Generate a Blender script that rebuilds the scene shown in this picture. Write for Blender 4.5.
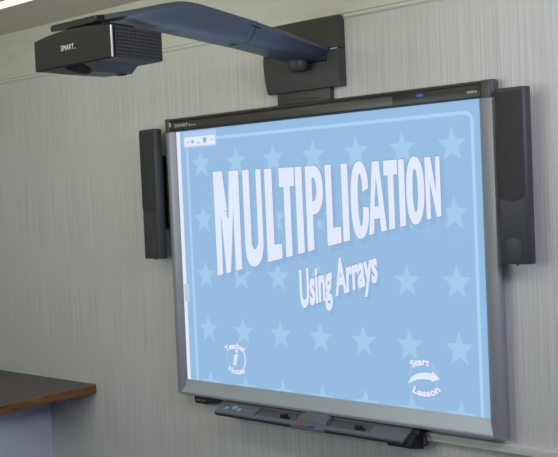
import bpy, bmesh, math, random
from mathutils import Vector, Matrix
from mathutils.geometry import tessellate_polygon

for o in list(bpy.data.objects):
    bpy.data.objects.remove(o)
sc = bpy.context.scene
COL = sc.collection
random.seed(4)

# ------------------------------------------------------------------ camera
YAW, PITCH, ROLL = 0.69595, -0.035457, -0.0436285
cyw, syw = math.cos(YAW), math.sin(YAW)
fwd = Vector((-syw * math.cos(PITCH), cyw * math.cos(PITCH), math.sin(PITCH)))
r0 = Vector((cyw, syw, 0)); u0 = r0.cross(fwd)
right = r0 * math.cos(ROLL) + u0 * math.sin(ROLL)
up = u0 * math.cos(ROLL) - r0 * math.sin(ROLL)
cam_d = bpy.data.cameras.new('camera')
cam_d.sensor_fit = 'HORIZONTAL'; cam_d.sensor_width = 36.0
cam_d.lens = 930.14 / 558 * 36
cam = bpy.data.objects.new('camera', cam_d); COL.objects.link(cam)
M = Matrix((right, up, -fwd)).transposed().to_4x4()
M.translation = Vector((2.29277, -3.01407, 1.79089))
cam.matrix_world = M
sc.camera = cam

# ------------------------------------------------------------------ light and exposure
sc.view_settings.view_transform = 'Standard'
sc.view_settings.look = 'None'
sc.view_settings.exposure = 0.0
sc.view_settings.gamma = 1.0
sc.view_settings.use_curve_mapping = False
world = bpy.data.worlds.new('world'); sc.world = world; world.use_nodes = True
wb = world.node_tree.nodes['Background']
wb.inputs[0].default_value = (0.42, 0.48, 1.0, 1); wb.inputs[1].default_value = 0.08

def area(name, loc, target, size, size_y, power, col):
    l = bpy.data.lights.new(name, 'AREA'); l.shape = 'RECTANGLE'
    l.size = size; l.size_y = size_y; l.energy = power; l.color = col
    o = bpy.data.objects.new(name, l); COL.objects.link(o); o.location = loc
    o.rotation_euler = (Vector(target) - Vector(loc)).to_track_quat('-Z', 'Y').to_euler()
    return o
# long ceiling fitting in front of the board, daylight from high windows on the right, and an added bounce lamp aimed up at the ceiling
area('ceiling_fitting', (0.4, -1.7, 2.66), (0.4, 0, 2.2), 3.6, 0.25, 10.8, (1.0, 0.97, 0.5))
area('window_daylight', (2.6, -1.2, 2.5), (1.0, 0, 2.0), 1.0, 0.5, 22, (0.91, 0.96, 1.2))
area('bounce_uplight', (-0.5, -3.2, 1.9), (-0.7, -1.0, 2.74), 2.0, 1.0, 33, (0.89, 1.0, 1.0))
area('side_window', (3.4, -1.8, 2.2), (0.5, 0, 2.1), 1.6, 1.0, 5, (0.35, 0.4, 1.0))

# ------------------------------------------------------------------ materials
def srgb(r, g, b):
    f = lambda c: c / 12.92 if c <= 0.04045 else ((c + 0.055) / 1.055) ** 2.4
    return (f(r / 255), f(g / 255), f(b / 255), 1)

def mat(name, col, rough=0.5, metal=0.0, spec=0.5, emit=None, estr=1.0, coat=0.0):
    m = bpy.data.materials.new(name); m.use_nodes = True
    p = m.node_tree.nodes['Principled BSDF']
    p.inputs['Base Color'].default_value = col
    p.inputs['Roughness'].default_value = rough
    p.inputs['Metallic'].default_value = metal
    p.inputs['Specular IOR Level'].default_value = spec
    p.inputs['Coat Weight'].default_value = coat
    if emit:
        p.inputs['Emission Color'].default_value = emit
        p.inputs['Emission Strength'].default_value = estr
    return m

def noise_mat(m, c1, c2, scale, detail=4, lo=0.35, hi=0.65, bump=0.0, bump_dist=0.001, bscale=None):
    nt = m.node_tree; N = nt.nodes; Lk = nt.links; p = N['Principled BSDF']
    tc = N.new('ShaderNodeTexCoord'); mp = N.new('ShaderNodeMapping')
    mp.inputs['Scale'].default_value = scale
    nz = N.new('ShaderNodeTexNoise'); nz.inputs['Scale'].default_value = 1; nz.inputs['Detail'].default_value = detail
    Lk.new(tc.outputs['Object'], mp.inputs['Vector']); Lk.new(mp.outputs[0], nz.inputs['Vector'])
    cr = N.new('ShaderNodeValToRGB')
    cr.color_ramp.elements[0].position = lo; cr.color_ramp.elements[1].position = hi
    cr.color_ramp.elements[0].color = c1; cr.color_ramp.elements[1].color = c2
    Lk.new(nz.outputs['Fac'], cr.inputs[0]); Lk.new(cr.outputs[0], p.inputs['Base Color'])
    if bump:
        b = N.new('ShaderNodeBump'); b.inputs['Strength'].default_value = bump; b.inputs['Distance'].default_value = bump_dist
        h = nz
        if bscale:
            mp2 = N.new('ShaderNodeMapping'); mp2.inputs['Scale'].default_value = bscale
            h = N.new('ShaderNodeTexNoise'); h.inputs['Scale'].default_value = 1; h.inputs['Detail'].default_value = 3
            Lk.new(tc.outputs['Object'], mp2.inputs['Vector']); Lk.new(mp2.outputs[0], h.inputs['Vector'])
        Lk.new(h.outputs['Fac'], b.inputs['Height']); Lk.new(b.outputs[0], p.inputs['Normal'])
    return m

M_wall = noise_mat(mat('ribbed_wallpaper', (1, 1, 1, 1), 0.62, spec=0.35),
                   srgb(189, 189, 184), srgb(209, 209, 204), (230, 1, 2.0), 1.0, 0.3, 0.7,
                   bump=0.85, bump_dist=0.0030, bscale=(180, 1, 1.6))
M_cove = noise_mat(mat('smooth_wall_paint', (1, 1, 1, 1), 0.6), srgb(198, 196, 186), srgb(205, 203, 193), (4, 4, 30), 3)
M_ceil = noise_mat(mat('speckled_ceiling_tile', (1, 1, 1, 1), 0.9), srgb(160, 148, 138), srgb(214, 202, 190),
                   (110, 110, 110), 4, 0.28, 0.42, bump=0.3, bump_dist=0.002)
M_floor = noise_mat(mat('grey_carpet', (1, 1, 1, 1), 0.95), srgb(92, 92, 100), srgb(112, 112, 118), (150, 150, 150), 4)
M_trimw = mat('painted_trim', srgb(206, 205, 196), 0.45)
M_frame = mat('grey_frame', srgb(150, 150, 158), 0.38, metal=0.25)
M_cap = mat('dark_grey_cap', srgb(72, 72, 74), 0.42)
M_barblack = mat('glossy_black_panel', srgb(26, 26, 27), 0.3, spec=0.3)
M_bardark = mat('dark_bezel', srgb(58, 58, 56), 0.4)
M_silver = mat('silver_lower_rail', srgb(178, 184, 188), 0.40, metal=0.2)
M_board = mat('white_board_surface', srgb(225, 228, 230), 0.35)
M_spk = mat('charcoal_plastic', srgb(56, 58, 62), 0.5)
M_spkg = noise_mat(mat('charcoal_grille_cloth', (1, 1, 1, 1), 0.75), srgb(40, 41, 44), srgb(54, 55, 58), (700, 700, 700), 1)
M_proj = mat('projector_dark_grey', srgb(27, 27, 31), 0.6, spec=0.2)
M_projs = mat('projector_grey_underside', srgb(70, 73, 82), 0.42)
M_bars = mat('grille_dark_grey', srgb(52, 52, 60), 0.5)
M_arm = mat('boom_grey_screen_cast', srgb(68, 73, 90), 0.32, spec=0.8)  # dark grey boom; the blue cast of the screen's light is mixed into its colour
M_plate = mat('mount_plate_grey', srgb(60, 62, 60), 0.5)
M_black = mat('matte_black', srgb(16, 16, 18), 0.6)
M_lens = mat('lens_black', srgb(6, 6, 8), 0.5, spec=0.2)
M_silvertrim = mat('bright_silver_trim', srgb(205, 205, 215), 0.3, metal=0.4)
M_print = mat('light_grey_print', srgb(205, 205, 200), 0.6)
M_tray = mat('tray_grey', srgb(98, 101, 106), 0.42)
M_trayd = mat('tray_recess_grey', srgb(84, 84, 84), 0.6)
M_trayk = mat('tray_dark_underside', srgb(32, 32, 34), 0.6)
M_icon = mat('pale_blue_icon', srgb(150, 170, 200), 0.5)
M_red = mat('red_plastic', srgb(190, 40, 40), 0.4)
M_green = mat('green_plastic', srgb(40, 140, 70), 0.4)
M_blue = mat('blue_plastic', srgb(35, 60, 200), 0.4)
M_gold = mat('gold_contacts', srgb(170, 150, 70), 0.35, metal=0.6)
M_led = mat('blue_indicator', srgb(30, 50, 120), 0.4, emit=srgb(50, 80, 165), estr=0.7)
M_top = noise_mat(mat('brown_laminate', (1, 1, 1, 1), 0.42), srgb(76, 66, 62), srgb(92, 80, 74), (60, 60, 60), 4)
M_edge = noise_mat(mat('wood_edge_band', (1, 1, 1, 1), 0.4), srgb(84, 52, 22), srgb(150, 104, 52), (30, 10, 110), 5, 0.3, 0.72)
M_white = mat('white_cabinet_panel', srgb(214, 216, 228), 0.5)
M_lamp = mat('lamp_diffuser', srgb(240, 238, 220), 0.5, emit=(1.0, 0.97, 0.78, 1), estr=0.92)

# projected picture: light-giving colours
def light(name, r, g, b):
    return mat(name, (0.05, 0.05, 0.05, 1), 0.7, spec=0.1, emit=srgb(r, g, b), estr=1.0)
P_bg = light('picture_blue', 144, 184, 222)
P_star = light('picture_star_blue', 157, 198, 230)
P_line = light('picture_line_blue', 166, 206, 238)
P_shadow = light('picture_soft_blue', 139, 176, 217)
P_outline = light('picture_outline_blue', 138, 160, 202)
P_white = light('picture_white', 222, 230, 250)
P_strip = light('picture_margin_white', 226, 230, 248)
P_grey = light('picture_icon_grey', 150, 170, 205)
P_lilac = light('picture_lilac', 176, 186, 216)
P_tab = light('picture_tab_grey', 190, 200, 222)
P_pale = light('picture_pale_box', 168, 200, 234)

# ------------------------------------------------------------------ mesh helpers
ORG = {}
class MB:
    def __init__(s): s.v = []; s.f = []; s.m = []; s.mi = 0
    def add(s, vs, fs, mi=None):
        k = len(s.v); s.v += [tuple(v) for v in vs]
        for f in fs: s.f.append([i + k for i in f]); s.m.append(s.mi if mi is None else mi)
        return s
    def box(s, x0, x1, y0, y1, z0, z1, bev=0.0, mi=None):
        if bev <= 0:
            return s.add([(x0,y0,z0),(x1,y0,z0),(x1,y1,z0),(x0,y1,z0),(x0,y0,z1),(x1,y0,z1),(x1,y1,z1),(x0,y1,z1)],
                         [(0,3,2,1),(4,5,6,7),(0,1,5,4),(1,2,6,5),(2,3,7,6),(3,0,4,7)], mi)
        bm = bmesh.new(); bmesh.ops.create_cube(bm, size=1)
        for v in bm.verts:
            v.co = ((x0+x1)/2 + v.co.x*(x1-x0), (y0+y1)/2 + v.co.y*(y1-y0), (z0+z1)/2 + v.co.z*(z1-z0))
        bmesh.ops.bevel(bm, geom=bm.edges[:], offset=bev, segments=3, profile=0.5, affect='EDGES')
        return s.bm(bm, mi)
    def bm(s, bm, mi=None):
        bm.verts.index_update()
        s.add([v.co[:] for v in bm.verts], [[v.index for v in f.verts] for f in bm.faces], mi); bm.free(); return s
    def prism(s, prof, axis, a0, a1, mi=None, bev=0.0):
        """prof: list of 2D points; axis 'x' -> (y,z), 'y' -> (x,z), 'z' -> (x,y)"""
        def P(q, a): return {'x': (a, q[0], q[1]), 'y': (q[0], a, q[1]), 'z': (q[0], q[1], a)}[axis]
        n = len(prof)
        vs = [P(q, a0) for q in prof] + [P(q, a1) for q in prof]
        fs = [list(range(n)), list(range(2*n-1, n-1, -1))] + [[i, i+n, (i+1) % n+n, (i+1) % n] for i in range(n)]
        bm = bmesh.new(); bv = [bm.verts.new(v) for v in vs]
        for f in fs: bm.faces.new([bv[i] for i in f])
        if bev > 0:
            bmesh.ops.bevel(bm, geom=bm.edges[:], offset=bev, segments=2, profile=0.5, affect='EDGES')
        return s.bm(bm, mi)
    def loft(s, rings, caps=True, mi=None):
        n = len(rings[0]); vs = [p for r in rings for p in r]; fs = []
        for k in range(len(rings)-1):
            for i in range(n):
                j = (i+1) % n
                fs.append([k*n+i, k*n+j, (k+1)*n+j, (k+1)*n+i])
        if caps: fs += [list(range(n))[::-1], [(len(rings)-1)*n+i for i in range(n)]]
        return s.add(vs, fs, mi)
    def tube(s, pts, r, seg=8, mi=None):
        pts = [Vector(p) for p in pts]; rings = []
        for i, p in enumerate(pts):
            d = (pts[min(i+1, len(pts)-1)] - pts[max(i-1, 0)]).normalized()
            a = d.orthogonal().normalized() if i == 0 else (a - d*a.dot(d)).normalized()
            b = d.cross(a)
            rings.append([p + (a*math.cos(t)+b*math.sin(t))*r for t in [2*math.pi*k/seg for k in range(seg)]])
        return s.loft(rings, True, mi)
    def cyl(s, c, axis, r, h, seg=24, mi=None, r2=None):
        c = Vector(c); ax = Vector(axis).normalized(); a = ax.orthogonal().normalized(); b = ax.cross(a)
        r2 = r if r2 is None else r2
        R = lambda o, q: [o + (a*math.cos(t)+b*math.sin(t))*q for t in [2*math.pi*k/seg for k in range(seg)]]
        return s.loft([R(c, r), R(c+ax*h, r2)], True, mi)
    def flat(s, outer, holes=(), y=0.0, mi=None):
        """filled polygon in the x-z plane facing -y"""
        loops = [[Vector((p[0], p[1], 0)) for p in outer]] + [[Vector((p[0], p[1], 0)) for p in h] for h in holes]
        tris = tessellate_polygon(loops); allv = [v for l in loops for v in l]
        fs = []
        for t in tris:
            a, b, c = [allv[i] for i in t]
            cr = (b-a).cross(c-a).z
            if abs(cr) < 1e-12: continue
            fs.append(list(t) if cr > 0 else list(t)[::-1])
        return s.add([(v.x, y, v.y) for v in allv], fs, mi)
    def build(s, name, mats, parent=None, smooth=25, fix=True):
        me = bpy.data.meshes.new(name)
        o0 = Vector(ORG.get(parent.name, (0, 0, 0))) if parent else Vector((0, 0, 0))
        me.from_pydata([Vector(v)-o0 for v in s.v], [], s.f)
        if not isinstance(mats, (list, tuple)): mats = [mats]
        for m in mats: me.materials.append(m)
        for p, mi in zip(me.polygons, s.m): p.material_index = min(mi, len(mats)-1)
        if fix:
            bm = bmesh.new(); bm.from_mesh(me); bmesh.ops.recalc_face_normals(bm, faces=bm.faces[:]); bm.to_mesh(me); bm.free()
        if smooth:
            for p in me.polygons: p.use_smooth = True
            me.set_sharp_from_angle(angle=math.radians(smooth))
        me.update()
        o = bpy.data.objects.new(name, me); COL.objects.link(o)
        if parent:
            o.parent = parent
            ORG[o.name] = tuple(o0)
        return o

def tag(o, label=None, cat=None, group=None, kind=None):
    if label: o['label'] = label
    if cat: o['category'] = cat
    if group: o['group'] = group
    if kind: o['kind'] = kind
    return o
def thing(name, loc, label, cat, group=None):
    o = bpy.data.objects.new(name, None); COL.objects.link(o); o.location = loc; o.empty_display_size = 0.05
    ORG[o.name] = tuple(loc)
    return tag(o, label, cat, group)

def text2d(body, off=0.0, shear=0.0):
    cu = bpy.data.curves.new('txt', 'FONT'); cu.body = body; cu.size = 1.0
    cu.dimensions = '2D'; cu.fill_mode = 'FRONT'; cu.offset = off; cu.shear = shear; cu.resolution_u = 4
    ob = bpy.data.objects.new('txt', cu); COL.objects.link(ob)
    bpy.context.view_layer.update()
    dg = bpy.context.evaluated_depsgraph_get()
    me = bpy.data.meshes.new_from_object(ob.evaluated_get(dg))
    vs = [(v.co.x, v.co.y) for v in me.vertices]; fs = [list(p.vertices) for p in me.polygons]
    bpy.data.objects.remove(ob); bpy.data.curves.remove(cu); bpy.data.meshes.remove(me)
    return vs, fs
def put_text(mb, body, fn, y, off=0.0, shear=0.0, norm=True, mi=None):
    """fn maps (u, v) to (x, z); with norm, u in 0..1 over the text's width, v in units of capital height"""
    vs, fs = text2d(body, off, shear)
    x0 = min(v[0] for v in vs); x1 = max(v[0] for v in vs); cap = 0.70
    out = []
    for x, yy in vs:
        u = (x-x0)/(x1-x0) if norm else x
        X, Z = fn(u, yy/cap)
        out.append((X, y, Z))
    good = []
    for f in fs:
        a, b, c = [out[i] for i in f[:3]]
        cr = (b[0]-a[0])*(c[2]-a[2])-(b[2]-a[2])*(c[0]-a[0])
        good.append(f if cr > 0 else f[::-1])
    mb.add(out, good, mi)

# ================================================================== the room
CZ = 2.74
b = MB(); b.box(-2.45, 3.6, 0, 0.12, 0, 2.49)
tag(b.build('wall_back', M_wall, smooth=0), 'off-white wall with vertical ribbed wallpaper behind the whiteboard', 'wall', kind='structure')
b = MB(); b.box(-2.45, 3.6, 0, 0.12, 2.49, CZ)
tag(b.build('wall_upper', M_cove, smooth=0), 'smooth cream band of wall between the picture moulding and the ceiling', 'wall', kind='structure')
b = MB(); b.box(-2.57, -2.45, -4.5, 0.12, 0, CZ)
tag(b.build('wall_left', M_cove, smooth=0), 'plain wall at the left end of the counter', 'wall', kind='structure')
b = MB(); b.box(-2.57, 3.6, -4.5, 0.12, CZ, CZ+0.1)
tag(b.build('ceiling', M_ceil, smooth=0), 'grey-brown speckled ceiling above the projector', 'ceiling', kind='structure')
b = MB(); b.box(-2.57, 3.6, -4.5, 0.12, -0.1, 0)
tag(b.build('floor', M_floor, smooth=0), 'grey carpeted floor below the board', 'floor', kind='structure')
# picture moulding: two thin ridges
b = MB()
b.prism([(0, 2.474), (-0.004, 2.474), (-0.009, 2.479), (-0.004, 2.484), (-0.004, 2.490), (-0.012, 2.494), (-0.012, 2.502), (0, 2.504)], 'x', -2.45, 3.6)
tag(b.build('trim_1', M_trimw, smooth=0), 'thin painted picture moulding running along the top of the wall', 'moulding', kind='structure')
b = MB(); b.box(-0.30, 3.6, -0.022, 0, 0.847, 0.878, 0.003)
tag(b.build('trim_2', M_trimw), 'pale rail on the wall running right from below the whiteboard', 'rail', kind='structure')

# ceiling strip light at the top left
t = thing('ceiling_light', (-1.9, -0.455, CZ-0.03), 'slim cream fluorescent strip light on the ceiling at top left', 'light')
b = MB(); b.box(-2.40, -1.0, -0.505, -0.408, CZ-0.006, CZ, 0.002); b.build('frame', M_frame, t)
b = MB(); b.box(-2.38, -1.02, -0.500, -0.422, CZ-0.012, CZ-0.006, 0.002); b.build('diffuser', M_lamp, t)

# ================================================================== whiteboard
wbd = thing('interactive_whiteboard', (0, 0, 0.90), 'large grey-framed interactive whiteboard showing a blue starry multiplication slide', 'whiteboard')
b = MB(); b.box(-0.80, 0.80, -0.038, 0.0, 0.93, 2.13); b.build('writing_surface', M_board, wbd, smooth=0)
# left and right frame rails (plan profiles)
b = MB(); b.prism([(-0.812, 0), (-0.825, -0.02), (-0.830, -0.045), (-0.826, -0.057), (-0.817, -0.060), (-0.803, -0.060), (-0.797, -0.057), (-0.778, -0.043), (-0.778, 0)], 'z', 0.902, 2.10)
b.build('side_frame', M_frame, wbd, smooth=30)
b = MB(); b.prism([(0.800, 0), (0.804, -0.02), (0.812, -0.045), (0.812, -0.055), (0.806, -0.060), (0.770, -0.060), (0.764, -0.057), (0.749, -0.043), (0.749, 0)], 'z', 0.902, 2.10)
b.build('side_frame', M_frame, wbd, smooth=30)
# lower rail
b = MB(); b.prism([(0, 0.902), (-0.050, 0.899), (-0.060, 0.903), (-0.060, 0.909)], 'x', -0.80, 0.765, mi=0) if False else None
b = MB(); b.prism([(0, 0.900), (-0.055, 0.900), (-0.060, 0.904), (-0.061, 0.912), (-0.058, 0.9145), (-0.050, 0.934), (-0.042, 0.966), (0, 0.966)], 'x', -0.797, 0.764)
b.build('bottom_rail', M_silver, wbd, smooth=20)
b = MB(); b.prism([(-0.02, 0.8985), (-0.058, 0.8985), (-0.0635, 0.902), (-0.0635, 0.909), (-0.055, 0.911), (-0.02, 0.911)], 'x', -0.80, 0.768)
b.build('bottom_edge', M_frame, wbd, smooth=20)
# top bar with glossy panel
b = MB(); b.prism([(0, 2.100), (-0.050, 2.100), (-0.055, 2.104), (-0.055, 2.146), (-0.062, 2.149), (-0.060, 2.156), (-0.050, 2.160), (0, 2.160)], 'x', -0.797, 0.764)
tb = b.build('top_bar', M_bardark, wbd, smooth=20)
b = MB(); b.box(-0.795, 0.762, -0.058, -0.050, 2.105, 2.144, 0.001); b.build('sensor_panel', M_barblack, tb)
b = MB(); b.box(-0.792, 0.40, -0.0588, -0.0575, 2.108, 2.141, 0.0005)
b.build('panel_reflection', mat('panel_reflection_grey', srgb(62, 62, 57), 0.35), tb)  # lighter tone stands in for a reflection along the glossy bar's left part
b = MB(); b.box(0.505, 0.53, -0.0600, -0.0575, 2.128, 2.138, 0.001); b.build('indicator_light', M_led, tb)
for word, x0_, w_, h_, of_ in (('SMART', -0.765, 0.085, 0.014, 0.012), ('Board', -0.675, 0.045, 0.010, 0.0), ('880i', 0.712, 0.038, 0.009, 0.0)):
    b = MB()
    put_text(b, word, lambda u, v: (x0_+u*w_, 2.119+v*h_), -0.0592, off=of_)
    b.build('lettering', M_print, tb, smooth=0, fix=False)
# corner caps
for sx, xi, xo in ((-1, 0.797, 0.832), (1, 0.764, 0.8145)):
    b = MB()
    pl = [(sx*xi, 0), (sx*xi, -0.060), (sx*(xo-0.015), -0.0625), (sx*(xo-0.004), -0.059), (sx*xo, -0.045), (sx*(xo-0.006), -0.02), (sx*(xo-0.012), 0)]
    b.prism(pl, 'z', 2.097, 2.160, bev=0.002)
    b.build('corner_cap', M_cap, wbd, smooth=30)
b = MB(); b.box(-0.795, -0.788, -0.0635, -0.060, 2.122, 2.142, 0.001)
b.build('corner_badge', M_print, wbd)

# ------------------------------------------------------------------ the projected picture
Y0 = -0.0390
pic = MB(); pic.flat([(-0.777, 0.9665), (0.7485, 0.9665), (0.7485, 2.099), (-0.777, 2.099)], y=Y0)
pic = pic.build('projected_picture', P_bg, wbd, smooth=0, fix=False)
def layer(k): return Y0 - 0.0004*k

def star_pts(cx, tip, rx=0.0615, rz=0.067):
    cz = tip-rz; pts = []
    for i in range(10):
        a = math.pi/2 + i*math.pi/5; k = 1 if i % 2 == 0 else 0.42
        pts.append((cx+rx*k*math.cos(a), cz+rz*k*math.sin(a)))
    return pts
def clip_low(pts, z0):
    out = []
    for i, p in enumerate(pts):
        q = pts[(i+1) % len(pts)]
        if p[1] >= z0: out.append(p)
        if (p[1]-z0)*(q[1]-z0) < 0:
            f = (z0-p[1])/(q[1]-p[1]); out.append((p[0]+f*(q[0]-p[0]), z0))
    return out
for r, zt in enumerate((2.012, 1.764, 1.515, 1.272, 1.022)):
    for c in range(7):
        b = MB(); b.flat(clip_low(star_pts(-0.629+0.2103*c, zt), 0.968), y=layer(1))
        b.build('star', P_star, pic, smooth=0, fix=False)
# rounded border line
def ribbon(mb, pts, w, y):
    n = len(pts); L = []; R = []
    for i in range(n):
        a = Vector(pts[max(i-1, 0)]); c = Vector(pts[min(i+1, n-1)]); d = (c-a).normalized(); nrm = Vector((-d.y, d.x))
        p = Vector(pts[i]); ww = w[i] if isinstance(w, (list, tuple)) else w
        L.append(p+nrm*ww/2); R.append(p-nrm*ww/2)
    for i in range(n-1):
        q = [L[i], R[i], R[i+1], L[i+1]]
        mb.flat([(v.x, v.y) for v in q], y=y)
def arc(cx, cz, rx, rz, a0, a1, n=12):
    return [(cx+rx*math.cos(math.radians(a0+(a1-a0)*i/n)), cz+rz*math.sin(math.radians(a0+(a1-a0)*i/n))) for i in range(n+1)]
b = MB()
pts = [(-0.712, 0.968)] + arc(-0.682, 2.026, 0.03, 0.03, 180, 90, 6) + arc(0.686, 2.026, 0.03, 0.03, 90, 0, 6) + [(0.716, 0.968)]
ribbon(b, pts, 0.013, layer(2))
b.build('border_line', P_line, pic, smooth=0, fix=False)
# white margin with a pull tab
b = MB(); b.flat([(-0.777, 0.9665), (-0.757, 0.9665), (-0.753, 2.099), (-0.777, 2.099)], y=layer(2))
b.build('page_margin', P_strip, pic, smooth=0, fix=False)
b = MB(); b.flat([(-0.771, 1.325), (-0.741, 1.325), (-0.741, 1.405), (-0.771, 1.405)], y=layer(3))
b.build('pull_tab', P_tab, pic, smooth=0, fix=False)

# title letters in unit boxes, warped onto the slide
TX0, TX1 = -0.558, 0.5805
def twarp(x, v):
    zb = 1.448 + (x-TX0)*0.2135; zt = 1.908 - 0.004*math.sin(math.pi*(x-TX0)/(TX1-TX0))
    return zb + (zt-zb)*v
def ell(cx, cy, rx, ry, a0, a1, n=14, p=1.0):
    out = []
    for i in range(n+1):
        a = math.radians(a0+(a1-a0)*i/n); c, s_ = math.cos(a), math.sin(a)
        out.append((cx+rx*math.copysign(abs(c)**p, c), cy+ry*math.copysign(abs(s_)**p, s_)))
    return out
# (x0, x1, outer, holes)
LET = []
def Lt(x0, x1, outer, *holes): LET.append((x0, x1, outer, holes))
M_ = [(0, 1), (0.37, 1), (0.545, 0.50), (0.63, 1), (1, 1), (1, 0), (0.745, 0), (0.745, 0.62), (0.555, 0.0), (0.375, 0.0), (0.25, 0.62), (0.235, 0), (0.015, 0)]
Lt(-0.558, -0.407, M_)
U_ = [(0, 1), (0.36, 1)] + [(0.36, 0.27)] + ell(0.54, 0.27, 0.18, 0.10, 180, 360, 10) + [(0.72, 1), (1.0, 1), (1.0, 0.27)] + ell(0.5, 0.24, 0.5, 0.25, 0, -180, 16, 0.9)
Lt(-0.384, -0.279, U_)
Lt(-0.260, -0.178, [(0, 1), (0.50, 1), (0.50, 0.17), (1, 0.165), (1, 0), (0, 0)])
T_ = [(0, 1), (1, 1), (1, 0.785), (0.715, 0.785), (0.715, 0), (0.285, 0), (0.285, 0.785), (0, 0.785)]
Lt(-0.181, -0.100, T_)
Lt(-0.094, -0.059, [(0, 0), (1, 0), (1, 1), (0, 1)])
P_ = [(0, 1), (0.45, 1)] + ell(0.45, 0.71, 0.55, 0.29, 90, -90, 16, 0.85) + [(0.38, 0.42), (0.38, 0), (0, 0)]
Lt(-0.042, 0.046, P_, [(0.38, 0.86), (0.45, 0.86)] + ell(0.46, 0.72, 0.16, 0.14, 80, -80, 8) + [(0.38, 0.58)])
Lt(0.059, 0.128, [(0, 1), (0.45, 1), (0.45, 0.21), (1, 0.205), (1, 0), (0, 0)])
Lt(0.138, 0.169, [(0, 0), (1, 0), (1, 1), (0, 1)])
C_ = ell(0.52, 0.5, 0.52, 0.52, 22, 338, 26, 0.8) + [(0.66, 0.36)] + ell(0.54, 0.5, 0.15, 0.36, -40, -320, 14) + [(0.66, 0.62)]
C_ = ell(0.52, 0.5, 0.50, 0.52, 28, 332, 26, 0.85) + [(0.97, 0.38), (0.66, 0.40)] + ell(0.54, 0.5, 0.14, 0.36, 325, 35, 14) + [(0.66, 0.60), (0.97, 0.64)]
Lt(0.179, 0.266, C_)
A_ = [(0.30, 1), (0.68, 1), (1, 0), (0.68, 0), (0.635, 0.20), (0.33, 0.20), (0.28, 0), (0, 0)]
Lt(0.261, 0.343, A_, [(0.365, 0.37), (0.60, 0.37), (0.49, 0.80)])
Lt(0.337, 0.398, T_)
Lt(0.403, 0.429, [(0, 0), (1, 0), (1, 1), (0, 1)])
Lt(0.435, 0.513, ell(0.5, 0.5, 0.5, 0.53, 0, 350, 28, 0.88), ell(0.5, 0.5, 0.14, 0.34, 0, 348, 20, 0.9))
N_ = [(0, 1), (0.40, 1), (0.70, 0.42), (0.72, 1), (1, 1), (1, 0), (0.70, 0), (0.29, 0.62), (0.31, 0), (0.02, 0)]
Lt(0.5175, 0.5805, N_)
def title(name, dx, dz, grow, y, m, parent):
    b = MB()
    for x0, x1, outer, holes in LET:
        w = x1-x0
        def W(p, sgn=1):
            x = x0+p[0]*w; return (x, twarp(x, p[1]))
        O = [W(p) for p in outer]
        def off(loop, g):
            n = len(loop); out = []
            area_ = sum(loop[i][0]*loop[(i+1) % n][1]-loop[(i+1) % n][0]*loop[i][1] for i in range(n))
            sg = 1 if area_ > 0 else -1
            for i in range(n):
                p0 = Vector(loop[i-1]); p1 = Vector(loop[i]); p2 = Vector(loop[(i+1) % n])
                d1 = (p1-p0); d2 = (p2-p1)
                if d1.length < 1e-7 or d2.length < 1e-7: out.append(tuple(p1)); continue
                d1.normalize(); d2.normalize()
                n1 = Vector((d1.y, -d1.x))*sg; n2 = Vector((d2.y, -d2.x))*sg
                m_ = n1+n2
                if m_.length < 0.3: m_ = n1
                m_.normalize(); out.append(tuple(p1+m_*g*min(1.5, 1/max(0.5, m_.dot(n1)))))
            return out
        H = [[W(p) for p in h] for h in holes]
        if grow: O = off(O, grow); H = [off(h, -grow) for h in H]
        b.flat([(p[0]+dx, p[1]+dz) for p in O], [[(p[0]+dx, p[1]+dz) for p in h] for h in H], y=y)
    return b.build(name, m, parent, smooth=0, fix=False)
title('title_shadow', 0.016, -0.020, 0.002, layer(3), P_shadow, pic)
title('title_outline', 0, 0, 0.0032, layer(4), P_outline, pic)
title('title_lettering', 0, 0, 0, layer(5), P_white, pic)
# small cross pointer over the first letter
b = MB()
b.flat([(-0.486, 1.745), (-0.480, 1.745), (-0.480, 1.753), (-0.486, 1.753)], y=layer(6))
b.flat([(-0.497, 1.730), (-0.469, 1.730), (-0.469, 1.734), (-0.497, 1.734)], y=layer(6))
b.flat([(-0.486, 1.708), (-0.480, 1.708), (-0.480, 1.724), (-0.486, 1.724)], y=layer(6))
b.build('pointer', P_grey, pic, smooth=0, fix=False)

def swarp(u, v):
    x = -0.094+u*0.386
    zb = 1.327+0.318*(x+0.094); h = 0.150-0.065*(x+0.094)
    return x, zb+h*v
for nm, dx, dz, off, y, m in (('subtitle_shadow', 0.012, -0.016, 0.05, layer(3), P_shadow), ('subtitle_outline', 0, 0, 0.058, layer(4), P_outline),
                              ('subtitle_lettering', 0, 0, 0.036, layer(5), P_white)):
    b = MB(); g = 0.003 if 'outline' in nm else 0
    put_text(b, 'Using Arrays', lambda u, v: (lambda q: (q[0]+dx, q[1]+dz))(swarp(u*(1+2*g)-g, v)), y, off=off)
    b.build(nm, m, pic, smooth=0, fix=False)

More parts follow.
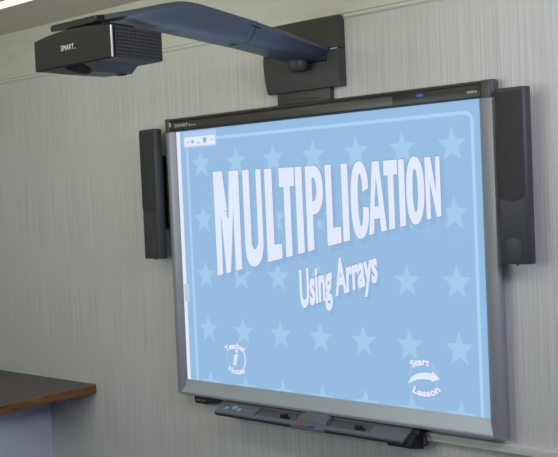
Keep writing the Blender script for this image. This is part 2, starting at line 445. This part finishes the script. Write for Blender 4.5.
# toolbar
b = MB(); b.flat([(-0.733, 2.020), (-0.527, 2.020), (-0.527, 2.094), (-0.733, 2.094)], y=layer(3))
b.build('toolbar_shade', P_pale, pic, smooth=0, fix=False)
b = MB(); b.flat([(-0.726, 2.028), (-0.534, 2.028), (-0.534, 2.070), (-0.726, 2.070)], y=layer(4))
b.build('toolbar', P_white, pic, smooth=0, fix=False)
z = 2.049
for nm, m, loops in (
    ('back_icon', P_tab, [[(-0.712, z), (-0.702, z+0.009), (-0.702, z+0.003), (-0.694, z+0.003), (-0.694, z-0.003), (-0.702, z-0.003), (-0.702, z-0.009)]]),
    ('forward_icon', P_grey, [[(-0.664, z), (-0.675, z+0.012), (-0.675, z+0.004), (-0.686, z+0.004), (-0.686, z-0.004), (-0.675, z-0.004), (-0.675, z-0.012)]]),
    ('minimise_icon', P_grey, [[(-0.646, z-0.010), (-0.630, z-0.010), (-0.630, z-0.006), (-0.646, z-0.006)]]),
    ('screen_icon', P_grey, [[(-0.610, z-0.005), (-0.610, z+0.013), (-0.586, z+0.013), (-0.586, z-0.005), (-0.594, z-0.005), (-0.591, z-0.012), (-0.605, z-0.012), (-0.602, z-0.005)]]),
    ('menu_icon', P_grey, [[(-0.564, z+0.004), (-0.548, z+0.004), (-0.556, z-0.004)]])):
    b = MB()
    for lp in loops: b.flat(lp, y=layer(5))
    b.build(nm, m, pic, smooth=0, fix=False)

# round buttons with curved words
def curved(mb, body, cx, cz, R, a_mid, span, h, y, top=True, off=0.02):
    def fn(u, v):
        a = math.radians(a_mid + (0.5-u)*span if top else a_mid + (u-0.5)*span)
        r = R + h*v if top else R + h*(1-v)
        r = R + h*(v if top else (1-v))
        return cx+r*math.cos(a), cz+r*math.sin(a)
    put_text(mb, body, fn, y, off=off)
def button(name, cx, cz, R, words, extra):
    b = MB()
    ribbon(b, arc(cx, cz, R*0.96, R*1.04, 0, 360, 32), 0.007, layer(3)); 
    rg = b.build(name, P_lilac, pic, smooth=0, fix=False)
    return rg
bt = button('button_ring', -0.468, 1.085, 0.057, None, None)
b = MB(); ribbon(b, arc(-0.468, 1.085, 0.054, 0.060, -50, 40, 12), 0.006, layer(4)); b.build('ring_highlight', P_white, pic, smooth=0, fix=False)
bt2 = button('button_ring', 0.478, 1.091, 0.060, None, None)
for nm, off, m, k in (('button_caption_outline', 0.10, P_outline, 5), ('button_caption', 0.045, P_white, 6)):
    for cx, cz, R, wd, am, sp_, top_side in ((-0.468, 1.047, 0.083, 'Teacher', 92, 76, True), (-0.468, 1.128, 0.085, 'Notes', 270, 54, False),
                                             (0.480, 1.054, 0.083, 'Start', 99, 50, True), (0.478, 1.128, 0.083, 'Lesson', 277, 70, False)):
        b = MB(); curved(b, wd, cx, cz, R, am, sp_, 0.026, layer(k), top_side, off)
        b.build(nm, m, pic, smooth=0, fix=False)
b = MB()
b.flat([(-0.487, 1.055), (-0.470, 1.055), (-0.458, 1.095), (-0.454, 1.104), (-0.466, 1.107), (-0.478, 1.101)], y=layer(5))
b.flat([(-0.462+0.009*math.cos(a), 1.120+0.009*math.sin(a)) for a in [math.pi*k/6 for k in range(12)]], y=layer(5))
b.build('information_mark', P_white, pic, smooth=0, fix=False)
b = MB()
up_ = [(0.408, 1.060), (0.426, 1.086), (0.455, 1.104), (0.490, 1.110), (0.515, 1.108), (0.516, 1.118), (0.548, 1.090), (0.512, 1.076), (0.512, 1.084), (0.480, 1.084), (0.450, 1.080), (0.428, 1.070)]
b.flat(up_, y=layer(5)); b.build('arrow_sign', P_white, pic, smooth=0, fix=False)

# ================================================================== speakers
def make_speaker(x):
    t = thing('wall_speaker', (x, 0, 1.524), 'x', 'speaker', 'charcoal speakers beside the whiteboard')
    b = MB()
    plan = [(-0.052, -0.058), (-0.057, -0.064), (-0.058, -0.090), (-0.055, -0.097), (-0.047, -0.101), (0.042, -0.101), (0.050, -0.098), (0.055, -0.090), (0.058, -0.078), (0.058, -0.064), (0.052, -0.058)]
    b.prism([(p[0]+x, p[1]) for p in plan], 'z', 1.524, 2.120, bev=0.003); b.build('cabinet', M_spk, t, smooth=35)
    b = MB(); b.box(x-0.022, x+0.014, -0.0585, 0, 1.66, 2.0, 0.003); b.build('wall_bracket', M_black, t)
    b = MB()
    def panel(zb, zt, w, xc, yy, r, arch=False):
        if arch:
            loop = [(xc-w, zb)] + [(p[0], p[1]) for p in arc(xc, zt-r, w, r, 180, 0, 12)] + [(xc+w, zb)]
        else:
            loop = arc(xc, zb+r, w, r, 180, 360, 14) + [(xc+w, zt), (xc-w, zt)]
        return loop
    b.prism([(p[0]+x, p[1]) for p in panel(1.738, 2.108, 0.046, -0.004, 0, 0.022)], 'y', -0.1005, -0.1035, bev=0.001)
    b.build('grille', M_spkg, t, smooth=35)
    b = MB()
    lp = [(p[0]+x, p[1]) for p in panel(1.530, 1.614, 0.030, -0.004, 0, 0.022, True)]
    b.prism(lp, 'y', -0.0995, -0.1022, bev=0.0008); b.build('control_panel', M_spk, t, smooth=35)
    b = MB(); b.cyl((x, -0.082, 1.518), (0, 0, 1), 0.004, 0.008, 10); b.build('foot_screw', M_black, t)
    return t
s1 = make_speaker(0.891)
s1['label'] = 'tall charcoal wall speaker on the right side of the whiteboard'
s2 = s1.copy(); COL.objects.link(s2); s2.location = (-0.9085, 0, 1.524)
for ch in list(s1.children):
    c = ch.copy(); COL.objects.link(c); c.parent = s2
s2['label'] = 'tall charcoal wall speaker on the left side of the whiteboard'

# ================================================================== projector mount (plate + boom)
mt = thing('projector_mount', (0, 0, 2.16), 'grey swan-neck boom and wall plate above the whiteboard carrying the projector', 'mount')
def plate_ring(z, hx0, hx1, yf):
    # slightly bulging front and left side
    pts = [(hx0+0.012, 0), (hx0, -0.010)]
    for k in range(9):
        f = k/8; x = hx0+0.006+(hx1-0.004-hx0-0.006)*f
        pts.append((x, yf-0.007*math.sin(math.pi*f)))
    pts += [(hx1, -0.012), (hx1, 0)]
    return [(p[0], p[1], z) for p in pts]
b = MB()
zs = [2.211, 2.216, 2.24, 2.28, 2.32, 2.358]
b.loft([plate_ring(z, -0.231+0.010*(1-((z-2.211)/0.147))*0.9-0.008, 0.155, -0.036-0.012*min(1, (z-2.211)/0.05)) for z in zs])
lowp = b.build('lower_cover', M_plate, mt, smooth=30)
b = MB()
zs = [2.361, 2.40, 2.44, 2.478, 2.486]
b.loft([plate_ring(z, -0.238+0.03*((z-2.361)/0.125), 0.155, -0.048+0.014*((z-2.361)/0.125)) for z in zs])
upp = b.build('upper_cover', M_plate, mt, smooth=30)
b = MB(); b.box(0.112, 0.150, -0.0500, -0.046, 2.3545, 2.3585, 0.0005); b.build('cover_sticker', M_print, mt)
b = MB(); b.prism([(-0.180, 2.162), (0.092, 2.162), (0.092, 2.215), (-0.180, 2.215)], 'y', 0, -0.028, bev=0.003)
b.build('neck_plate', M_plate, mt)
b = MB(); b.prism([(-0.140, 2.1625), (0.060, 2.1625), (0.040, 2.176), (0.0, 2.182), (-0.09, 2.182), (-0.12, 2.176)], 'y', -0.020, -0.0295, bev=0.002)
b.build('neck_boss', M_plate, mt)

# boom centre line: (y, top z, half width, belly depth)
def interp(tab, y):
    for a, c in zip(tab, tab[1:]):
        if c[0] <= y <= a[0]:
            f = (a[0]-y)/(a[0]-c[0]); return [a[i]+(c[i]-a[i])*f for i in range(1, len(a))]
    return list(tab[-1][1:]) if y < tab[-1][0] else list(tab[0][1:])
ztab = [(-0.04, 2.3665), (-0.25, 2.392), (-0.435, 2.414), (-0.60, 2.429), (-0.72, 2.440), (-0.78, 2.4435), (-0.83, 2.442), (-0.88, 2.433), (-0.95, 2.415), (-1.05, 2.388), (-1.20, 2.350)]
def smooth_z(y):
    return sum(interp(ztab, y+d)[0] for d in (-0.02, -0.01, 0, 0.01, 0.02))/5
dtab = [(-0.05, 0.054), (-0.30, 0.064), (-0.55, 0.074), (-0.75, 0.081), (-0.86, 0.077), (-0.96, 0.052), (-1.03, 0.030), (-1.20, 0.0195)]
def boom_ring(y, grow=0.0):
    hw = 0.110+grow; zt = smooth_z(y)+grow; rim = 0.019; dep = interp(dtab, y)[0]+grow
    if y < -1.15:
        hw -= 0.002
    pts = [(-hw+0.006, y, zt), (hw-0.006, y, zt), (hw, y, zt-0.004), (hw, y, zt-rim+0.003), (hw-0.006, y, zt-rim)]
    n = 14
    for k in range(1, n):
        f = 1-2*k/n; x = (hw-0.006)*f
        pts.append((x, y, zt-rim-(dep-rim)*(1-abs(f)**5)))
    pts += [(-hw+0.006, y, zt-rim), (-hw, y, zt-rim+0.003), (-hw, y, zt-0.004)]
    return pts
b = MB(); ys = [-0.052-0.04655*i for i in range(10)]
b.loft([boom_ring(y, -0.0012) for y in ys]); b.build('boom_sleeve', M_arm, mt, smooth=40)
b = MB(); b.loft([boom_ring(y, -0.004) for y in (-0.445, -0.475, -0.500)]); b.build('boom_liner', M_black, mt, smooth=40)
b = MB(); b.loft([boom_ring(y, 0.0008) for y in (-0.4705, -0.4745)]); b.build('boom_seam', M_black, mt, smooth=40)
b = MB(); ys = [-0.474-0.0266*i for i in range(26)] + [-1.175, -1.195, -1.208]
b.loft([boom_ring(y, 0.0) for y in ys]); b.build('boom_arm', M_arm, mt, smooth=40)
b = MB(); b.loft([boom_ring(y, g) for y, g in ((-1.172, 0.0004), (-1.200, 0.0004), (-1.210, -0.001))]); b.build('boom_end_cap', M_proj, mt, smooth=40)
b = MB()
b.loft([[(-0.012+0.042*k*math.cos(a), -0.098+0.040*k*math.sin(a), z) for a in [2*math.pi*i/24 for i in range(24)]] for z, k in ((2.345, 1.0), (2.298, 1.0), (2.285, 0.90), (2.280, 0.75))])
b.build('pivot_knob', M_plate, mt, smooth=40)
b = MB(); b.box(-0.08, 0.10, -0.062, -0.045, 2.312, 2.366, 0.006); b.build('boom_root', M_black, mt)

# ================================================================== projector
PX0, PX1, PY0, PY1 = -0.190, 0.186, -1.215, -1.022
PZ = 2.216
pj = thing('projector', (0, -1.11, 2.19), 'dark grey short-throw projector hanging under the end of the boom', 'projector')
b = MB()
def top_z(x): 
    f = (x-(PX0+PX1)/2)/((PX1-PX0)/2); return 2.3105+0.0155*(1-f*f)
def body_ring(y, inset=0.0):
    n = 16; ring = [(PX0+inset, y, PZ+inset), (PX1-inset, y, PZ+inset)]
    for k in range(n+1):
        x = PX1-inset-(PX1-PX0-2*inset)*k/n; ring.append((x, y, top_z(x)-inset))
    return ring
b.loft([body_ring(PY0, 0.0025), body_ring(PY0+0.003, 0.0), body_ring(PY0+0.010)])
fp = b.build('front_cover', M_proj, pj, smooth=30)
b = MB()
b.loft([body_ring(PY0+0.010, 0.001), body_ring(PY1, 0.001)])
b.build('housing', M_projs, pj, smooth=30)
b = MB(); b.box(PX1-0.004, PX1+0.0012, PY0-0.0012, PY0+0.0035, PZ+0.001, 2.3100, 0.001); b.build('corner_strip', M_silvertrim, pj)
b = MB()
for k in range(7):
    pass
# grille on the right side: dark bed with a grid of bars
b = MB(); b.box(PX1-0.001, PX1+0.001, PY0+0.011, PY1-0.001, PZ+0.004, 2.3085); 
gr = b.build('vent_grille', M_black, pj, smooth=0)
b = MB()
for i in range(11):
    z = PZ+0.0035+i*0.00925*1.12
    if z > 2.3075: break
    b.box(PX1, PX1+0.0035, PY0+0.011, PY1+0.003, z, z+0.0042)
b.build('grille_bars', M_bars, gr, smooth=0)
b = MB()
for j in range(19):
    y = PY0+0.011+j*0.0101
    b.box(PX1, PX1+0.0030, y, y+0.0038, PZ+0.0035, 2.309)
b.build('grille_posts', M_bars, gr, smooth=0)
# belly under the housing
b = MB()
bz = 2.196
b.add([(PX0+0.004, PY0+0.006, PZ+0.001), (0.100, PY0+0.006, PZ+0.001), (0.078, PY1, PZ+0.001), (PX0+0.004, PY1, PZ+0.001),
       (-0.100, PY0+0.060, bz+0.005), (0.030, PY0+0.070, bz+0.001), (0.046, PY1+0.002, bz), (-0.100, PY1+0.01, bz+0.008)],
      [(0, 1, 2, 3), (4, 7, 6, 5), (0, 4, 5, 1), (1, 5, 6, 2), (2, 6, 7, 3), (3, 7, 4, 0)])
b.build('belly', M_projs, pj, smooth=0)
b = MB()
# half-round lens window on the sloping front of the belly
def slope(x, t):   # t 0 at the front edge, 1 at the keel
    return (x, PY0+0.006+0.062*t, PZ+0.001-0.0195*t)
ring = [slope(-0.010+0.040*math.cos(a), 0.12+0.85*max(0, math.sin(a))) for a in [math.pi*i/16 for i in range(17)]]
top_ = [(p[0], p[1]-0.0014, p[2]-0.0040) for p in ring]
b.loft([ring, top_]); b.build('lens', M_lens, pj, smooth=0)
b = MB(); b.box(0.005, 0.035, PY1-0.028, PY1-0.008, bz-0.003, bz+0.004, 0.001); b.build('foot', M_black, pj)
b = MB(); b.box(-0.085, 0.085, PY0+0.05, PY1-0.01, 2.318, 2.342, 0.004); b.build('mounting_bracket', M_black, pj)
# logo on the front cover
b = MB()
put_text(b, 'SMART', lambda u, v: (-0.052+u*0.062, 2.2635+v*0.0165), PY0-0.0008, off=-0.003)
for k in range(1): b.cyl((0.0145, PY0-0.0002, 2.2645), (0, -1, 0), 0.0018, 0.0008, 8)
b.build('logo', M_print, pj, smooth=0, fix=False)

# ================================================================== pen tray
def tz(y): return 0.8985+(y+0.045)*0.39
tr = thing('pen_tray', (0, -0.05, 0.85), 'long grey pen tray mounted below the whiteboard', 'tray')
TL, TR, TF = -0.528, 0.432, -0.131
b = MB()
base = [(-0.010, 0.872), (-0.045, 0.872), (-0.120, 0.850), (-0.128, 0.853), (-0.128, tz(-0.128)-0.008), (-0.045, tz(-0.045)-0.008), (-0.010, 0.889)]
b.prism(base, 'x', TL+0.012, TR-0.010); b.build('tray_base', M_trayd, tr, smooth=20)
def deck(x0, x1, y0, y1, mb, th=0.009, sl=0.0, sr=0.0):
    """sloping slab on the tray; y0 back, y1 front"""
    vs = []
    for dz in (0, -th):
        vs += [(x0, y0, tz(y0)+dz), (x1, y0, tz(y0)+dz), (x1+sr, y1, tz(y1)+dz), (x0+sl, y1, tz(y1)+dz)]
    mb.add(vs, [(0, 1, 2, 3), (7, 6, 5, 4), (0, 4, 5, 1), (1, 5, 6, 2), (2, 6, 7, 3), (3, 7, 4, 0)])
b = MB(); deck(TL, -0.315, -0.045, TF, b, 0.011); b.build('control_panel', M_tray, tr, smooth=0)
b = MB(); deck(0.272, TR, -0.045, TF, b, 0.011); b.build('end_cover', M_tray, tr, smooth=0)
b = MB(); deck(-0.315, 0.272, -0.114, TF, b, 0.012); b.build('front_lip', M_tray, tr, smooth=0)
b = MB(); deck(-0.315, 0.272, -0.045, -0.056, b, 0.011); b.build('back_ledge', M_tray, tr, smooth=0)
b = MB()
b.prism([(-0.102, TF+0.002), (-0.085, TF-0.014), (0.062, TF-0.014), (0.080, TF+0.002)], 'z', tz(TF)-0.014, tz(TF)-0.001, bev=0.001)
b.build('button_shelf', M_tray, tr)
for x, m, lab in ((-0.042, M_red, 'red pen button'), (-0.014, M_green, 'green pen button'), (0.013, M_blue, 'blue pen button')):
    b = MB(); b.box(x-0.011, x+0.011, TF-0.013, TF-0.001, tz(TF)-0.003, tz(TF)+0.004, 0.001)
    o = b.build('pen_button', m, tr); o['label'] = lab
b = MB(); b.prism([(-0.045, 0.871), (-0.118, 0.849), (-0.1335, 0.850), (-0.1335, 0.859), (-0.121, 0.858), (-0.045, 0.874)], 'x', TL+0.010, TR-0.004)
b.build('dark_underside', M_trayk, tr, smooth=0)
# icons on the control panel
b = MB()
def dot(x, y, r, w=1.0):
    c = [(x+r*w*math.cos(a), y+r*math.sin(a), tz(y+r*math.sin(a))+0.0009) for a in [2*math.pi*i/12 for i in range(12)]]
    b.add(c, [list(range(12))])
dot(-0.484, -0.098, 0.010); dot(-0.443, -0.088, 0.013, 1.1); dot(-0.412, -0.098, 0.010)
b.build('icons', M_icon, tr, smooth=0, fix=False)
b = MB()
for x in (-0.378, -0.360, -0.342): b.box(x-0.004, x+0.004, -0.1005, -0.0955, tz(-0.098), tz(-0.098)+0.002)
b.build('indicator_dots', M_icon, tr, smooth=0)
for x in (-0.160, 0.215):
    b = MB()
    b.box(x-0.022, x+0.006, -0.098, -0.080, tz(-0.088)-0.010, tz(-0.088)+0.003, 0.001)
    b.box(x+0.012, x+0.024, -0.098, -0.088, tz(-0.093)-0.010, tz(-0.093)-0.001, 0.001)
    b.build('pen_sensor', M_black, tr)
# black end bracket with a looping cable
b = MB()
b.prism([(-0.03, 0.892), (-0.085, 0.878), (-0.122, 0.848), (-0.122, 0.838), (-0.03, 0.815)], 'x', 0.360, 0.462, bev=0.002)
b.prism([(-0.03, 0.897), (-0.06, 0.895), (-0.075, 0.875), (-0.03, 0.86)], 'x', 0.434, 0.466, bev=0.001)
b.build('end_bracket', M_black, tr)
b = MB(); b.tube([(0.452, -0.055, 0.890), (0.472, -0.050, 0.880), (0.480, -0.048, 0.868), (0.490, -0.048, 0.852), (0.486, -0.048, 0.838), (0.470, -0.050, 0.834), (0.455, -0.052, 0.836)], 0.0032, 8)
b.build('cable', M_black, tr)

# eraser lying in the middle of the tray
er = thing('board_eraser', (0, -0.09, tz(-0.09)), 'grey rounded board eraser lying in the middle of the pen tray', 'eraser')
b = MB(); rings = []
for k in range(13):
    f = k/12; x = -0.085+0.148*f
    h = 0.016+0.012*math.sin(math.pi*min(1, max(0, f)))**0.8
    pr = [(-0.060, 0.000), (-0.060, h*0.6), (-0.066, h*0.9), (-0.080, h*1.05), (-0.096, h), (-0.108, h*0.7), (-0.112, h*0.3), (-0.112, 0.0)]
    rings.append([(x, y, tz(y)-0.0075+dz) for y, dz in pr])
b.loft(rings); b.build('shell', M_tray, er, smooth=50)
b = MB(); b.add([(-0.083, -0.062, tz(-0.062)-0.0078), (0.061, -0.062, tz(-0.062)-0.0078), (0.061, -0.111, tz(-0.111)-0.0078), (-0.083, -0.111, tz(-0.111)-0.0078),
                 (-0.083, -0.062, tz(-0.062)-0.003), (0.061, -0.062, tz(-0.062)-0.003), (0.061, -0.111, tz(-0.111)-0.003), (-0.083, -0.111, tz(-0.111)-0.003)],
                [(0, 3, 2, 1), (4, 5, 6, 7), (0, 1, 5, 4), (1, 2, 6, 5), (2, 3, 7, 6), (3, 0, 4, 7)])
b.build('felt_pad', M_black, er, smooth=0)

# connector box under the left corner of the board
cn = thing('connector_box', (-0.66, -0.03, 0.862), 'small dark socket box with gold contacts under the board\'s lower left corner', 'connector')
b = MB(); b.prism([(-0.716, 0.866), (-0.645, 0.866), (-0.600, 0.877), (-0.580, 0.8975), (-0.724, 0.8975), (-0.722, 0.872)], 'y', 0, -0.056, bev=0.002)
b.build('casing', M_trayk, cn)
b = MB()
for k in range(4): b.box(-0.712+k*0.016, -0.703+k*0.016, -0.0578, -0.055, 0.877, 0.885, 0.0005)
b.build('contacts', M_gold, cn)

# ================================================================== counter on the left
ct = thing('worktop', (-1.96, -0.32, 0.828), 'dark brown laminate worktop with a wooden edge at lower left', 'worktop')
CT = 0.8655; CBt = 0.827
b = MB(); b.prism([(-2.449, -0.001), (-1.502, -0.001), (-1.497, -0.007), (-1.497, -0.650), (-2.449, -0.650)], 'z', CBt, CT)
b.build('top_panel', M_top, ct, smooth=0)
b = MB(); b.prism([(-1.497, -0.007), (-1.487, -0.010), (-1.487, -0.657), (-2.449, -0.657), (-2.449, -0.650), (-1.497, -0.650)], 'z', CBt-0.001, CT+0.0005)
b.prism([(-1.5015, -0.001), (-1.492, -0.001), (-1.487, -0.010), (-1.497, -0.007)], 'z', CBt-0.001, CT+0.0005)
b.build('edge_band', M_edge, ct, smooth=0)
cb = thing('base_cabinet', (-2.16, -0.3, 0), 'white cabinet end panel standing under the brown worktop', 'cabinet')
b = MB(); b.box(-1.900, -1.882, -0.60, -0.001, 0.0, CBt-0.0005, 0.001); b.build('side_panel', M_white, cb)
b = MB(); b.box(-2.448, -1.9005, -0.58, -0.001, 0.10, CBt-0.0005); b.build('carcass', M_white, cb, smooth=0)
for k, (a0, a1) in enumerate(((-2.446, -2.176), (-2.172, -1.902))):
    b = MB(); b.box(a0, a1, -0.60, -0.5805, 0.10, CBt-0.004, 0.002); d = b.build('door', M_white, cb)
    b = MB(); hx = a1-0.03 if k == 0 else a0+0.03
    b.tube([(hx, -0.601, 0.62), (hx, -0.625, 0.625), (hx, -0.625, 0.735), (hx, -0.601, 0.74)], 0.005); b.build('handle', M_silver, d)
b = MB(); b.box(-2.448, -1.9005, -0.54, -0.10, 0, 0.0995); b.build('plinth', M_black, cb, smooth=0)
